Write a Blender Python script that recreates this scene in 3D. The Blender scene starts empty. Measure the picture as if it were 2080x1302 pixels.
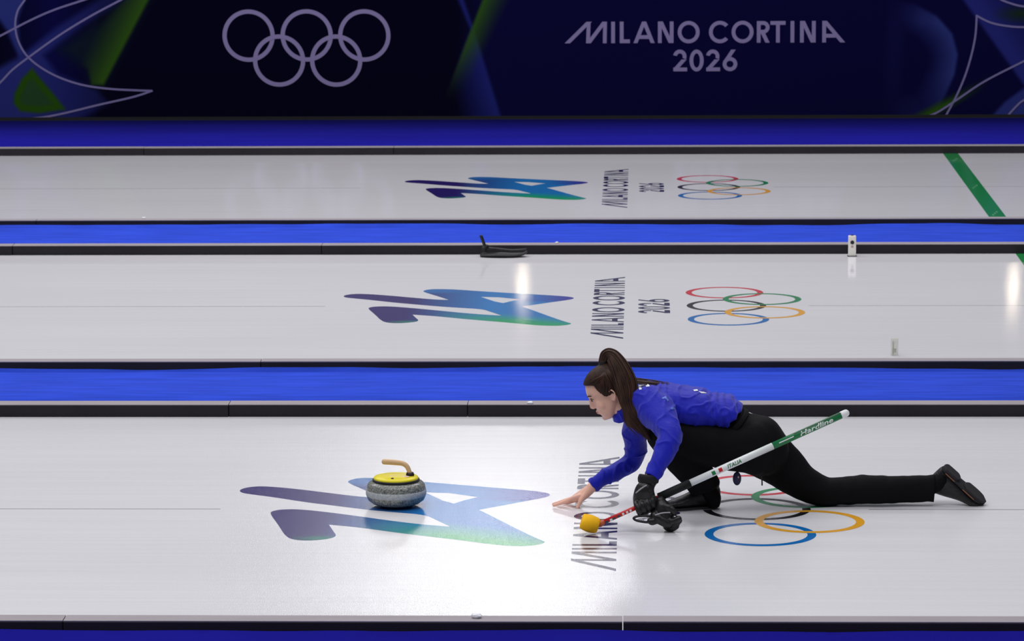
import bpy, bmesh, math, random
from mathutils import Vector, Matrix, noise
from mathutils.bvhtree import BVHTree
random.seed(7)
scene = bpy.context.scene
C = scene.collection

# ------------------------------------------------------------------ camera
F, YAW, PITCH, ROLL, HC = 7561.6, 0.0354883, 0.1551292, -0.0065977, 3.6214837
SP, D0 = 6.405317, 17.338048            # distance between sheet centre lines, first centre line
fw = Vector((-math.sin(YAW)*math.cos(PITCH), math.cos(YAW)*math.cos(PITCH), -math.sin(PITCH)))
r0 = Vector((math.cos(YAW), math.sin(YAW), 0)); u0 = r0.cross(fw)
rt = r0*math.cos(ROLL) + u0*math.sin(ROLL); up = rt.cross(fw)
cam_d = bpy.data.cameras.new('camera'); cam = bpy.data.objects.new('camera', cam_d); C.objects.link(cam)
M = Matrix((( rt.x, up.x, -fw.x, 0), (rt.y, up.y, -fw.y, 0), (rt.z, up.z, -fw.z, HC), (0, 0, 0, 1)))
cam.matrix_world = M
cam_d.sensor_width = 36; cam_d.lens = F/2080*36
cam_d.dof.use_dof = True; cam_d.dof.focus_distance = 17.7; cam_d.dof.aperture_fstop = 10
cam_d.clip_end = 200
scene.camera = cam

# ------------------------------------------------------------------ world, lamps, exposure
scene.view_settings.view_transform = 'Standard'; scene.view_settings.look = 'None'
scene.view_settings.gamma = 1; scene.view_settings.exposure = 0.0
w = bpy.data.worlds.new('arena_air'); scene.world = w; w.use_nodes = True
w.node_tree.nodes['Background'].inputs[0].default_value = (0.86, 0.88, 1.0, 1)
w.node_tree.nodes['Background'].inputs[1].default_value = 0.17
def area(name, loc, sx, sy, power, color=(1, 1, 1), target=None, spread=None):
    l = bpy.data.lights.new(name, 'AREA'); l.shape = 'RECTANGLE'; l.size = sx; l.size_y = sy
    l.energy = power; l.color = color
    if spread: l.spread = math.radians(spread)
    o = bpy.data.objects.new(name, l); C.objects.link(o); o.location = loc
    if target is not None:
        o.rotation_euler = (Vector(target)-Vector(loc)).to_track_quat('-Z', 'Y').to_euler()
    return o
# rows of arena lamps high over the sheets
area('ceiling_lamp', (-3, 13, 9.5), 16, 5, 800, (1, .99, 1.0))
area('ceiling_lamp', (-3, 21, 9.5), 16, 4, 480, (1, .99, 1.0))
area('ceiling_lamp', (-3, 28.5, 9.5), 18, 3, 960, (1, .98, 1.0))
# bank of floodlights over the far stand, mirrored in the near sheet
def mirrored(x, y, dist):
    """a point that many metres beyond (x, y) on the ray the ice reflects from the camera"""
    d = Vector((x, y, -HC)).normalized(); t = dist/d.y
    return Vector((x+d.x*t, y+dist, -d.z*t))
g = mirrored(-.60, 15.2, 36)
for dx_, p_ in ((-2.2, .07), (-1.5, .2), (-.75, .55), (0, 1), (.75, .6), (1.5, .22), (2.1, .05)):
    area('flood_lamp', g+Vector((dx_, 0, 0)), .74, 2.2, 47*p_, (1, .99, .98), (-.8, 16, 0))
# two small warm spots over the far stand
for (x, y) in ((-.798, 24.54), (2.455, 24.51)):
    p = mirrored(x, y, 34)
    area('spot_lamp', p, .09, .09, .9, (1, .86, .66), (x, y, 0))

# ------------------------------------------------------------------ helpers
def at(u, v, Y):
    d = fw*F + rt*(u-1040) - up*(v-651)
    return Vector((0, 0, HC)) + d*(Y/d.y)
def ground(u, v, z=0.0):
    d = fw*F + rt*(u-1040) - up*(v-651)
    return Vector((0, 0, HC)) + d*((z-HC)/d.z)
def tag(o, label=None, cat=None, group=None, kind=None):
    if label: o['label'] = label
    if cat: o['category'] = cat
    if group: o['group'] = group
    if kind: o['kind'] = kind
    return o
def empty(name, loc=(0, 0, 0), rz=0):
    o = bpy.data.objects.new(name, None); C.objects.link(o); o.location = loc; o.rotation_euler[2] = rz
    o.empty_display_size = .05
    return o
def obj(name, bm, mat, parent=None, smooth=True, world=False):
    """bm in the parent's space, or in world space when world=True"""
    me = bpy.data.meshes.new(name)
    if isinstance(bm, bpy.types.Mesh): me = bm; me.name = name
    else: bm.to_mesh(me); bm.free()
    if world and parent is not None:
        P = Matrix.Identity(4); q = parent
        ch = []
        while q is not None: ch.append(q); q = q.parent
        for q in reversed(ch): P = P @ Matrix.LocRotScale(q.location, q.rotation_euler, q.scale)
        me.transform(P.inverted())
    me.materials.clear()
    for m in (mat if isinstance(mat, (list, tuple)) else [mat]): me.materials.append(m)
    for p in me.polygons: p.use_smooth = smooth
    o = bpy.data.objects.new(name, me); C.objects.link(o)
    if parent is not None: o.parent = parent
    return o
def box(bm, lo, hi):
    vs = [bm.verts.new((x, y, z)) for x in (lo[0], hi[0]) for y in (lo[1], hi[1]) for z in (lo[2], hi[2])]
    for f in ((0, 1, 3, 2), (4, 6, 7, 5), (0, 4, 5, 1), (2, 3, 7, 6), (0, 2, 6, 4), (1, 5, 7, 3)):
        bm.faces.new([vs[i] for i in f])
def bevel(bm, w_, seg=2):
    bmesh.ops.bevel(bm, geom=list(bm.edges), offset=w_, segments=seg, affect='EDGES', profile=.5)
def catmull(pts, n):
    """pts: list of tuples of numbers (any length); returns a smooth resampling"""
    out = []; P = [pts[0]] + list(pts) + [pts[-1]]
    for i in range(1, len(P)-2):
        a, b, c, d = P[i-1], P[i], P[i+1], P[i+2]
        for k in range(n):
            t = k/n
            out.append(tuple(.5*((2*q)+(-p+r)*t+(2*p-5*q+4*r-s)*t*t+(-p+3*q-3*r+s)*t**3) for p, q, r, s in zip(a, b, c, d)))
    out.append(tuple(pts[-1])); return out
def sweep(bm, secs, seg=20, side=Vector((0, 1, 0)), n=6, cap=True):
    """secs: (x,y,z, ra, rb): ra across in the picture plane, rb along side"""
    S = catmull([tuple(s) for s in secs], n) if n > 1 else [tuple(s) for s in secs]
    P = [Vector(s[:3]) for s in S]; rings = []
    N = len(P)
    for i in range(N):
        t = (P[min(i+1, N-1)]-P[max(i-1, 0)]).normalized()
        a = t.cross(side)
        if a.length < 1e-4: a = t.orthogonal()
        a.normalize(); b = a.cross(t).normalized()
        rings.append((P[i], t, a, b, S[i][3], S[i][4]))
    allr = []
    def ring(p, a, b, ra, rb):
        allr.append([bm.verts.new(p + a*(ra*math.cos(2*math.pi*k/seg)) + b*(rb*math.sin(2*math.pi*k/seg))) for k in range(seg)])
    if cap:
        p, t, a, b, ra, rb = rings[0]; m = min(ra, rb)
        for q in (80, 60, 38, 18):
            c, s = math.cos(math.radians(q)), math.sin(math.radians(q)); ring(p-t*m*s, a, b, ra*c, rb*c)
    for p, t, a, b, ra, rb in rings: ring(p, a, b, ra, rb)
    if cap and cap != 'start':
        p, t, a, b, ra, rb = rings[-1]; m = min(ra, rb)
        for q in (18, 38, 60, 80):
            c, s = math.cos(math.radians(q)), math.sin(math.radians(q)); ring(p+t*m*s, a, b, ra*c, rb*c)
    for r1, r2 in zip(allr, allr[1:]):
        for k in range(seg):
            bm.faces.new((r1[k], r1[(k+1) % seg], r2[(k+1) % seg], r2[k]))
    bm.faces.new(list(reversed(allr[0]))); bm.faces.new(allr[-1])
def ellipsoid(bm, c, R, ax=None, u=20, v=12):
    m = Matrix.Translation(Vector(c))
    if ax is not None: m = m @ ax.to_4x4()
    m = m @ Matrix.Diagonal((R[0], R[1], R[2], 1))
    bmesh.ops.create_uvsphere(bm, u_segments=u, v_segments=v, radius=1, matrix=m)
def lathe(bm, prof, seg=64, m=None):
    rings = []
    for r, z in prof:
        if r < 1e-6: rings.append([bm.verts.new((0, 0, z))])
        else: rings.append([bm.verts.new((r*math.cos(2*math.pi*k/seg), r*math.sin(2*math.pi*k/seg), z)) for k in range(seg)])
    for a, b in zip(rings, rings[1:]):
        for k in range(seg):
            j = (k+1) % seg
            if len(a) == 1: bm.faces.new((a[0], b[j], b[k]))
            elif len(b) == 1: bm.faces.new((a[k], a[j], b[0]))
            else: bm.faces.new((a[k], a[j], b[j], b[k]))
    if m is not None: bmesh.ops.transform(bm, matrix=m, verts=bm.verts)
def fuse(bm, voxel, smooth=4, fac=.5, wrinkle=None):
    """union of closed pieces into ONE continuous surface, as a mesh"""
    me = bpy.data.meshes.new('tmp'); bmesh.ops.recalc_face_normals(bm, faces=bm.faces)
    bm.to_mesh(me); bm.free()
    o = bpy.data.objects.new('tmp', me); C.objects.link(o)
    r = o.modifiers.new('r', 'REMESH'); r.mode = 'VOXEL'; r.voxel_size = voxel; r.adaptivity = 0
    if smooth:
        s = o.modifiers.new('s', 'SMOOTH'); s.iterations = smooth; s.factor = fac
    dg = bpy.context.evaluated_depsgraph_get(); dg.update()
    out = bpy.data.meshes.new_from_object(o.evaluated_get(dg))
    bpy.data.objects.remove(o); bpy.data.meshes.remove(me)
    if wrinkle:
        nv = [v.normal.copy() for v in out.vertices]
        for v, nn in zip(out.vertices, nv):
            v.co += nn*wrinkle(v.co)
    return out
def poly_flat(bm, outline, z, holes=(), to=None):
    """filled flat polygon with holes, z up; 'to' maps (x, y, z) to a vector"""
    edges = []
    for loop in [outline] + list(holes):
        vs = [bm.verts.new(to(x, y, z) if to else (x, y, z)) for x, y in loop]
        for a, b in zip(vs, vs[1:]+vs[:1]): edges.append(bm.edges.new((a, b)))
    bmesh.ops.triangle_fill(bm, use_beauty=True, use_dissolve=False, edges=edges, normal=(0, 0, 1))

# ------------------------------------------------------------------ materials
def srgb(r, g_, b):
    f = lambda c: (c/255/12.92) if c/255 <= .04045 else ((c/255+.055)/1.055)**2.4
    return (f(r), f(g_), f(b), 1)
def pmat(name, col, rough=.5, spec=.5, metal=0, bump=None, var=None, ior=1.45, sheen=0, subs=0, coat=0):
    """bump = (scale vec, strength, distance); var = (scale vec, amount)"""
    m = bpy.data.materials.new(name); m.use_nodes = True; nt = m.node_tree; b = nt.nodes['Principled BSDF']
    b.inputs['Base Color'].default_value = col if len(col) == 4 else (*col, 1)
    b.inputs['Roughness'].default_value = rough; b.inputs['Specular IOR Level'].default_value = spec
    b.inputs['Metallic'].default_value = metal; b.inputs['IOR'].default_value = ior
    b.inputs['Coat Weight'].default_value = coat
    if sheen: b.inputs['Sheen Weight'].default_value = sheen
    if subs:
        b.inputs['Subsurface Weight'].default_value = subs; b.inputs['Subsurface Radius'].default_value = (.012, .005, .003)
        b.inputs['Subsurface Scale'].default_value = 1
    def nz(scale, detail=4):
        tc = nt.nodes.new('ShaderNodeTexCoord'); mp = nt.nodes.new('ShaderNodeMapping'); n = nt.nodes.new('ShaderNodeTexNoise')
        mp.inputs['Scale'].default_value = scale; n.inputs['Scale'].default_value = 1; n.inputs['Detail'].default_value = detail
        nt.links.new(tc.outputs['Object'], mp.inputs[0]); nt.links.new(mp.outputs[0], n.inputs['Vector']); return n
    if bump:
        n = nz(bump[0]); bp = nt.nodes.new('ShaderNodeBump'); bp.inputs['Strength'].default_value = bump[1]
        bp.inputs['Distance'].default_value = bump[2]
        nt.links.new(n.outputs['Fac'], bp.inputs['Height']); nt.links.new(bp.outputs[0], b.inputs['Normal'])
    if var:
        n = nz(var[0]); mx = nt.nodes.new('ShaderNodeMix'); mx.data_type = 'RGBA'
        rp = nt.nodes.new('ShaderNodeValToRGB'); rp.color_ramp.elements[0].position = .35; rp.color_ramp.elements[1].position = .65
        c = b.inputs['Base Color'].default_value
        mx.inputs[6].default_value = (*[x*(1-var[1]) for x in c[:3]], 1)
        mx.inputs[7].default_value = (*[min(1, x*(1+var[1])) for x in c[:3]], 1)
        nt.links.new(n.outputs['Fac'], rp.inputs[0]); nt.links.new(rp.outputs[0], mx.inputs[0]); nt.links.new(mx.outputs[2], b.inputs['Base Color'])
    return m

def ice_mat(name, col=None, attr=None, amp=1.0):
    """frozen surface: glossy over a white body, pebbled and scraped lengthwise"""
    m = bpy.data.materials.new(name); m.use_nodes = True; nt = m.node_tree; b = nt.nodes['Principled BSDF']; L = nt.links.new
    N = nt.nodes.new
    geo = N('ShaderNodeNewGeometry')
    def noise_(sc, det, rough=.5):
        mp = N('ShaderNodeMapping'); mp.inputs['Scale'].default_value = sc
        n = N('ShaderNodeTexNoise'); n.inputs['Scale'].default_value = 1; n.inputs['Detail'].default_value = det
        n.inputs['Roughness'].default_value = rough
        L(geo.outputs['Position'], mp.inputs[0]); L(mp.outputs[0], n.inputs['Vector']); return n
    streak = noise_((.5, 26, 1), 5, .6); blot = noise_((.35, 1.2, 1), 3)
    peb = noise_((300, 90, 1), 3); fine = noise_((3, 120, 1), 3)
    # colour
    body = N('ShaderNodeRGB'); body.outputs[0].default_value = col or (.785, .78, .81, 1)
    src = body.outputs[0]
    if attr:
        a = N('ShaderNodeAttribute'); a.attribute_name = attr; src = a.outputs['Color']
    mr = N('ShaderNodeMapRange'); mr.inputs[1].default_value = .3; mr.inputs[2].default_value = .7
    mr.inputs[3].default_value = .965; mr.inputs[4].default_value = 1.035
    L(streak.outputs['Fac'], mr.inputs[0])
    mr2 = N('ShaderNodeMapRange'); mr2.inputs[1].default_value = .3; mr2.inputs[2].default_value = .7
    mr2.inputs[3].default_value = .975; mr2.inputs[4].default_value = 1.02
    L(blot.outputs['Fac'], mr2.inputs[0])
    mu = N('ShaderNodeMath'); mu.operation = 'MULTIPLY'; L(mr.outputs[0], mu.inputs[0]); L(mr2.outputs[0], mu.inputs[1])
    vm = N('ShaderNodeVectorMath'); vm.operation = 'SCALE'; L(src, vm.inputs[0]); L(mu.outputs[0], vm.inputs['Scale'])
    L(vm.outputs[0], b.inputs['Base Color'])
    b.inputs['IOR'].default_value = 1.31; b.inputs['Specular IOR Level'].default_value = .5
    b.inputs['Roughness'].default_value = .07
    # pebble
    bp = N('ShaderNodeBump'); bp.inputs['Strength'].default_value = 1.0; bp.inputs['Distance'].default_value = .00022*amp
    L(peb.outputs['Fac'], bp.inputs['Height'])
    bp2 = N('ShaderNodeBump'); bp2.inputs['Strength'].default_value = 1; bp2.inputs['Distance'].default_value = .000012
    L(fine.outputs['Fac'], bp2.inputs['Height']); L(bp.outputs[0], bp2.inputs['Normal'])
    L(bp2.outputs[0], b.inputs['Normal'])
    return m

AMP = (3.2, .22, .9)        # the nearest sheet is freshly pebbled, the others worn smoother
ICE = [ice_mat('ice', amp=a) for a in AMP]
def paint(name, r, g_, b): return [ice_mat('ice_paint_'+name, srgb(r, g_, b), amp=a) for a in AMP]
P_NAVY = paint('navy', 30, 28, 78); P_RED = paint('red', 205, 45, 62); P_GREEN = paint('green', 25, 135, 80)
P_BLACK = paint('black', 28, 28, 32); P_YELLOW = paint('yellow', 232, 168, 48); P_BLUE = paint('blue', 20, 110, 185)
P_HOG = paint('hog_green', 38, 145, 76); P_MARK = paint('mark', 100, 178, 125); P_LINE = paint('line', 150, 150, 160)
P_EMB = [ice_mat('ice_paint_emblem', attr='Col', amp=a) for a in AMP]
FOAM = pmat('black_foam', srgb(37, 34, 39), .75, .3, bump=((60, 60, 60), .3, .002), var=((3, 3, 3), .12))
FOAMTOP = pmat('grey_foam_top', srgb(158, 151, 156), .7, .3, bump=((80, 80, 80), .2, .001), var=((2, 8, 2), .05))
CARPET = pmat('blue_carpet', srgb(47, 76, 205), .95, .1, bump=((7, 60, 10), .5, .006), var=((2.2, 16, 4), .13))
CARPET_SHADE = pmat('shaded_blue_carpet', srgb(32, 30, 158), .95, .1, bump=((7, 60, 10), .4, .004), var=((.6, 2, 4), .08))  # the blue carpet again, with shade put into its colour
BLACK = pmat('black_plastic', srgb(26, 26, 30), .45, .5)
WHITE = pmat('white_plastic', srgb(235, 232, 225), .4, .5)

# ------------------------------------------------------------------ ice sheets and what is painted in them
X0, X1 = -9.0, 6.5
NEAR, FAR = -2.452, 2.445
def seg_quad(bm, p, q, wid, cut, to, z):
    """one stroke of a letter from p to q; cut 'h' ends it level, 'v' ends it upright"""
    (x0, y0), (x1, y1) = p, q; L_ = math.hypot(x1-x0, y1-y0)
    if cut == 'h':
        h = wid*L_/max(abs(y1-y0), 1e-6)/2; h = min(h, wid*1.25)
        pts = [(x0-h, y0), (x0+h, y0), (x1+h, y1), (x1-h, y1)]
    else:
        h = wid*L_/max(abs(x1-x0), 1e-6)/2
        pts = [(x0, y0-h), (x1, y1-h), (x1, y1+h), (x0, y0+h)]
    vs = [bm.verts.new(to(x, y, z)) for x, y in pts]; bm.faces.new(vs)
def arc_stroke(bm, cx, cy, rx, ry, a0, a1, wid, to, z, n=28):
    prev = None
    for i in range(n+1):
        a = math.radians(a0+(a1-a0)*i/n); c, s = math.cos(a), math.sin(a)
        cur = (bm.verts.new(to(cx+(rx-wid)*c, cy+(ry-wid)*s, z)), bm.verts.new(to(cx+rx*c, cy+ry*s, z)))
        if prev: bm.faces.new((prev[0], prev[1], cur[1], cur[0]))
        prev = cur
W = .175
LIFT = Vector((0, 0, .00003))
def glyph(bm, ch, x, y, to0, z):
    cnt = [0]
    def to(px, py, pz): return to0(px, py, pz) + LIFT*cnt[0]
    def st_(fn, *a, **k): cnt[0] += 1; fn(*a, **k)
    h = lambda a, b, c, d: st_(seg_quad, bm, (x+a, y+b), (x+c, y+d), W, 'h', to, z)
    v = lambda a, b, c, d: st_(seg_quad, bm, (x+a, y+b), (x+c, y+d), W, 'v', to, z)
    ar = lambda cx, cy, rx, ry, a0, a1: st_(arc_stroke, bm, x+cx, y+cy, rx, ry, a0, a1, W, to, z)
    if ch == 'M': h(.1, 0, 1.12, 1); h(1.1, 1, 1.06, 0); h(1.08, 0, 1.84, 1); h(1.86, 1, 1.84, 0)
    elif ch == 'I': h(.09, 0, .09, 1)
    elif ch == 'L': h(.09, 0, .09, 1); v(0, W/2, .47, W/2)
    elif ch == 'A': h(.1, 0, .5, 1); h(.5, 1, .9, 0); v(.25, .28, .75, .28)
    elif ch == 'N': h(.09, 0, .09, 1); h(.13, 1, .6, 0); h(.64, 0, .64, 1)
    elif ch == 'O': ar(.51, .5, .51, .52, 0, 360)
    elif ch == 'C': ar(.51, .5, .51, .52, 42, 318)
    elif ch == 'R': h(.09, 0, .09, 1); v(.05, 1-W/2, .3, 1-W/2); v(.05, .42+W/2, .3, .42+W/2); ar(.3, .71, .29, .29, -90, 90); h(.28, .45, .5, 0)
    elif ch == 'T': h(.35, 0, .35, 1); v(0, 1-W/2, .7, 1-W/2)
    elif ch == 'a': h(.09, 0, .09, 1); h(.1, 1, .95, 0); v(.05, .31, .62, .31)      # the long-tailed last A
    elif ch == '0': ar(.33, .5, .33, .51, 0, 360)
    elif ch == '2': ar(.3, .69, .31, .32, -25, 170); h(.1, .1, .5, .55); v(0, W/2, .64, W/2)
    elif ch == '6': ar(.34, .33, .34, .33, 0, 360); h(.13, .45, .5, 1)
TITLE = (('M', 0), ('I', 2.14), ('L', 2.54), ('A', 3.17), ('N', 4.31), ('O', 5.23), ('C', 6.68), ('O', 7.73), ('R', 8.9), ('T', 9.53), ('I', 10.46), ('N', 10.9), ('a', 11.93))
YEAR = (('2', 5.03), ('0', 5.78), ('2', 6.56), ('6', 7.32))
def title(bm, to, z, drop):
    for ch, x in TITLE: glyph(bm, ch, x, 0, to, z)
def year(bm, to, z, drop):
    for ch, x in YEAR: glyph(bm, ch, x, -drop, to, z)
def flat_up(bm):
    bmesh.ops.recalc_face_normals(bm, faces=bm.faces)
    for f in bm.faces:
        if f.normal.z < 0: f.normal_flip()

# emblem outline, measured off the middle sheet and laid on the ice plane (metres from the sheet's centre line)
EMB = [(120,136),(135,128),(180,121),(250,119.5),(400,129),(600,147),(730,158),(818,160),(740,134),(645,106),(655,97),(690,90),(740,88),(850,90),(1000,101),(1300,119),(1500,130),(1620,139),(1650,148),(1622,158),(1500,175),(1300,203),(1400,238),(1500,275),(1600,308),(1633,316),(1600,326),(1520,332),(1400,328),(1200,309),(1050,297),(900,284),(750,269),(640,261),(578,257),(600,278),(622,297),(590,307),(500,314),(420,312),(375,300),(330,256),(282,216),(300,208),(340,203),(420,202),(560,212),(760,231),(900,245),(1050,257),(1165,263),(1100,241),(1040,221),(900,213),(760,204),(600,190),(450,177),(300,160),(180,149),(135,144)]
EMB_HOLE = [(1030,140),(1150,143),(1290,157),(1230,168),(1175,181),(1120,170)]
def z2(p):
    g_ = ground(660+p[0]/3.25, 560+p[1]/3.25); return (g_.x, g_.y-D0-SP)
def soften(loop, n=2):
    for _ in range(n):       # round the shallow corners, keep the sharp ones
        out = []; N = len(loop)
        for i in range(N):
            a, b, c = Vector(loop[i-1]), Vector(loop[i]), Vector(loop[(i+1) % N])
            e1, e2 = (b-a), (c-b)
            if e1.length > 1e-6 and e2.length > 1e-6 and e1.normalized().dot(e2.normalized()) > .35: out += [tuple(b.lerp(a, .25)), tuple(b.lerp(c, .25))]
            else: out.append(tuple(b))
        loop = out
    return loop
EMB_L = soften([z2(p) for p in EMB]); EMB_H = [z2(p) for p in EMB_HOLE]
E0, E1, E2, E3 = z2((622, 297)), z2((750, 269)), z2((1520, 332)), z2((500, 314))
def emblem_colour(x, y):
    def mix(a, b, t): t = max(0, min(1, t)); return tuple(p+(q-p)*t for p, q in zip(a, b))
    pur, blu, grn, lil = srgb(48, 34, 108)[:3], srgb(38, 124, 196)[:3], srgb(34, 165, 104)[:3], srgb(60, 58, 160)[:3]
    up_ = max(0, min(1, (y-.52-(x+1.55)*-.12)/.12))
    c = mix(pur, blu, max((x+1.5)/.5, .72*up_ if x > -1.62 else 0))
    c = mix(c, lil, (x+.80)/.3 if y > .2 else 0)
    yl = E1[1]+(x-E1[0])*(E2[1]-E1[1])/(E2[0]-E1[0])
    if y < -.12 or x > E1[0]+.2: c = mix(c, grn, max(0, min(1, 1.15-(y-yl)/.30))*max(0, min(1, (x-E1[0]+.05)/.45)))
    c = mix(c, grn, max(0, .6-math.hypot((x-E0[0]+.08)/.25, (y-E0[1]+.05)/.12)))
    return c
tl0 = ground(1245, 688); tl1 = ground(1245, 563); SC = (tl1.y-tl0.y)/12.95; TXB = -.118; TY0 = tl0.y-D0-SP

def ring_mesh(cx, cy, R, wid, z, weave=0.0, seg=96):
    bm = bmesh.new(); prev = None; first = None
    for i in range(seg):
        a = 2*math.pi*i/seg; c, s = math.cos(a), math.sin(a)
        cur = (bm.verts.new((cx+(R-wid)*c, cy+(R-wid)*s, z)), bm.verts.new((cx+R*c, cy+R*s, z)))
        if prev: bm.faces.new((prev[0], prev[1], cur[1], cur[0]))
        else: first = cur
        prev = cur
    bm.faces.new((prev[0], prev[1], first[1], first[0])); flat_up(bm); return bm
RR = .256
RING = (('red_ring', P_RED, .540, .580, .00030), ('black_ring', P_BLACK, .540, .010, .00036), ('blue_ring', P_BLUE, .540, -.559, .00042),
        ('green_ring', P_GREEN, .778, .290, .00048), ('yellow_ring', P_YELLOW, .778, -.2753, .00054))
where = ('nearest, under the kneeling curler', 'middle, behind the curler', 'farthest, beside the dark backdrop')
for k in range(3):
    yc = D0+SP*k
    sh = empty('ice_sheet', (0, yc, 0))
    tag(sh, ('white curling ice sheet nearest the camera, under the sliding curler', 'white curling ice sheet in the middle, behind the curler', 'white curling ice sheet farthest back, below the dark banner')[k], kind='structure')
    bm = bmesh.new(); box(bm, (X0, NEAR-.10, -.04), (X1, FAR+.10, 0)); obj('ice', bm, ICE[k], sh, False)
    # emblem
    bm = bmesh.new(); poly_flat(bm, EMB_L, .00025, [EMB_H]); flat_up(bm)
    bmesh.ops.subdivide_edges(bm, edges=[e for e in bm.edges if e.calc_length() > .12], cuts=3, use_grid_fill=False)
    bmesh.ops.triangulate(bm, faces=bm.faces)
    for _ in range(3):
        bmesh.ops.subdivide_edges(bm, edges=[e for e in bm.edges if e.calc_length() > .08], cuts=1); bmesh.ops.triangulate(bm, faces=bm.faces)
    o = obj('emblem', bm, P_EMB[k], sh, False); tag(o, 'purple blue and green brush-stroke emblem')
    ca = o.data.color_attributes.new('Col', 'FLOAT_COLOR', 'POINT')
    for i, v in enumerate(o.data.vertices): ca.data[i].color = (*emblem_colour(v.co.x, v.co.y), 1)
    # lettering reads towards the back, tops to the left
    to = lambda x, y, z: Vector((TXB-y*SC, TY0+x*SC, z))
    bm = bmesh.new(); title(bm, to, .00025, 0); flat_up(bm); tag(obj('lettering', bm, P_NAVY[k], sh, False), 'navy lettering MILANO CORTINA')
    bm = bmesh.new(); year(bm, to, .00025, 1.45); flat_up(bm); tag(obj('lettering', bm, P_NAVY[k], sh, False), 'navy numerals 2026')
    for nm, mt, x, y, z in RING: tag(obj(nm, ring_mesh(x, y, RR, .040, z), mt[k], sh, False))
    # centre line, broken by the emblem, lettering and rings
    ln = bmesh.new()
    e0, e1 = ground(447, 1035).x, ground(1765, 1035).x
    if k: e0, e1 = -2.05 if k == 1 else -2.3, 1.07
    for a, b in ((X0, e0), (e1, 2.633), (2.768, X1)): box(ln, (a, -.006, -.001), (b, .006, .0002))
    obj('centre_line', ln, P_LINE[k], sh, False)
    bm = bmesh.new(); box(bm, (2.635, NEAR, -.001), (2.766, FAR, .0003)); hg = obj('hog_line', bm, P_HOG[k], sh, False); tag(hg, 'green hog line')
    bm = bmesh.new()
    for y in (-1.72, .0, 1.95):
        for s in (-1, 0, 1):
            for (a, b) in ((0, 0), (.05, .03)):
                xx = 2.70+s*.022; vs = [bm.verts.new((xx+dx, y+s*.09+dy, .0006)) for dx, dy in ((-.009, -.05), (.007, -.04), (.009, .045), (-.007, .04))]
                bm.faces.new(vs); break
    flat_up(bm); obj('mark', bm, P_MARK[k], hg, False)

# ------------------------------------------------------------------ foam dividers, one object per length
def divider(x0, x1, y0, y1, label, group, skew=0.0):
    e = empty('foam_divider', ((x0+x1)/2, (y0+y1)/2, 0)); hx, hy = (x1-x0)/2-.002, (y1-y0)/2
    bm = bmesh.new(); box(bm, (-hx, -hy, -.02), (hx, hy, .064)); bevel(bm, .003, 1); obj('foam_core', bm, FOAM, e, False)
    bm = bmesh.new(); box(bm, (-hx, -hy+.002, .0642), (hx, hy-.002, .068)); obj('top_strip', bm, FOAMTOP, e, False)
    e.rotation_euler[2] = skew; tag(e, label, 'divider', group); return e
names_ = ('nearest the camera', 'in the middle', 'farthest back')
def run(k, side, joints, desc, dy=0):
    y0, y1 = (NEAR-.105, NEAR) if side == 'n' else (FAR-.005, FAR+.115)
    xs = [X0]+joints+[X1]
    for i, (a, b) in enumerate(zip(xs, xs[1:])):
        pos = 'single length' if len(xs) == 2 else ('left length' if i == 0 else 'right length' if i == len(xs)-2 else 'centre length')
        off = random.uniform(-.004, .004) if len(xs) > 2 else 0
        divider(a, b, D0+SP*k+y0+off, D0+SP*k+y1+off, 'black foam divider with grey top, %s %s' % (pos, desc), 'foam dividers beside the ice sheets')
gx = lambda u, v: ground(u, v, .068).x
run(0, 'n', [gx(133, 1252), gx(1265, 1256)], 'along the bottom edge of the picture')
run(0, 'f', [gx(465, 820), gx(950, 820)], 'just beyond the stone and curler')
run(1, 'n', [gx(530, 733)], 'along the near side of the middle sheet')
run(1, 'f', [gx(655, 495), gx(30, 495)][::-1], 'behind the small sensors')
run(2, 'n', [gx(75, 446)], 'along the near side of the farthest sheet')
run(2, 'f', [gx(295, 298), gx(800, 298)], 'under the dark banner')

# ------------------------------------------------------------------ carpets
def carpet(y0, y1, lip, mat, label, z=.010, wave=.011):
    bm = bmesh.new(); nx = 260; rows = []
    prof = [(y0, z), (y0+.35*(y1-y0), z), (y0+.7*(y1-y0), z), (y1-.02, z+.001)]
    if lip: prof += [(y1-.004, z+.006), (y1, 'lip')]
    for i in range(nx+1):
        x = X0+(X1-X0)*i/nx; r = []
        n1 = noise.noise(Vector((x*1.1, y1*3.1, 0))); n2 = noise.noise(Vector((x*3.3, y1, 4)))
        for y, zz in prof:
            if zz == 'lip': zz = .030+wave*(n1*1.3+.4*n2)
            elif y > y1-.03: y = y-.02-.03*(n1+.5); zz = z+.002
            r.append(bm.verts.new((x, y, zz)))
        rows.append(r)
    for a, b in zip(rows, rows[1:]):
        for j in range(len(a)-1): bm.faces.new((a[j], b[j], b[j+1], a[j+1]))
    bmesh.ops.recalc_face_normals(bm, faces=bm.faces)
    if sum(f.normal.z for f in bm.faces) < 0: bmesh.ops.reverse_faces(bm, faces=bm.faces)
    bmesh.ops.translate(bm, vec=(0, -(y0+y1)/2, 0), verts=bm.verts)
    r = bmesh.ops.extrude_face_region(bm, geom=list(bm.faces))
    o = obj('carpet', bm, mat); o.location = (0, (y0+y1)/2, 0)
    s = o.modifiers.new('thickness', 'SOLIDIFY'); s.thickness = .004; s.offset = -1
    tag(o, label, 'carpet'); return o
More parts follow.
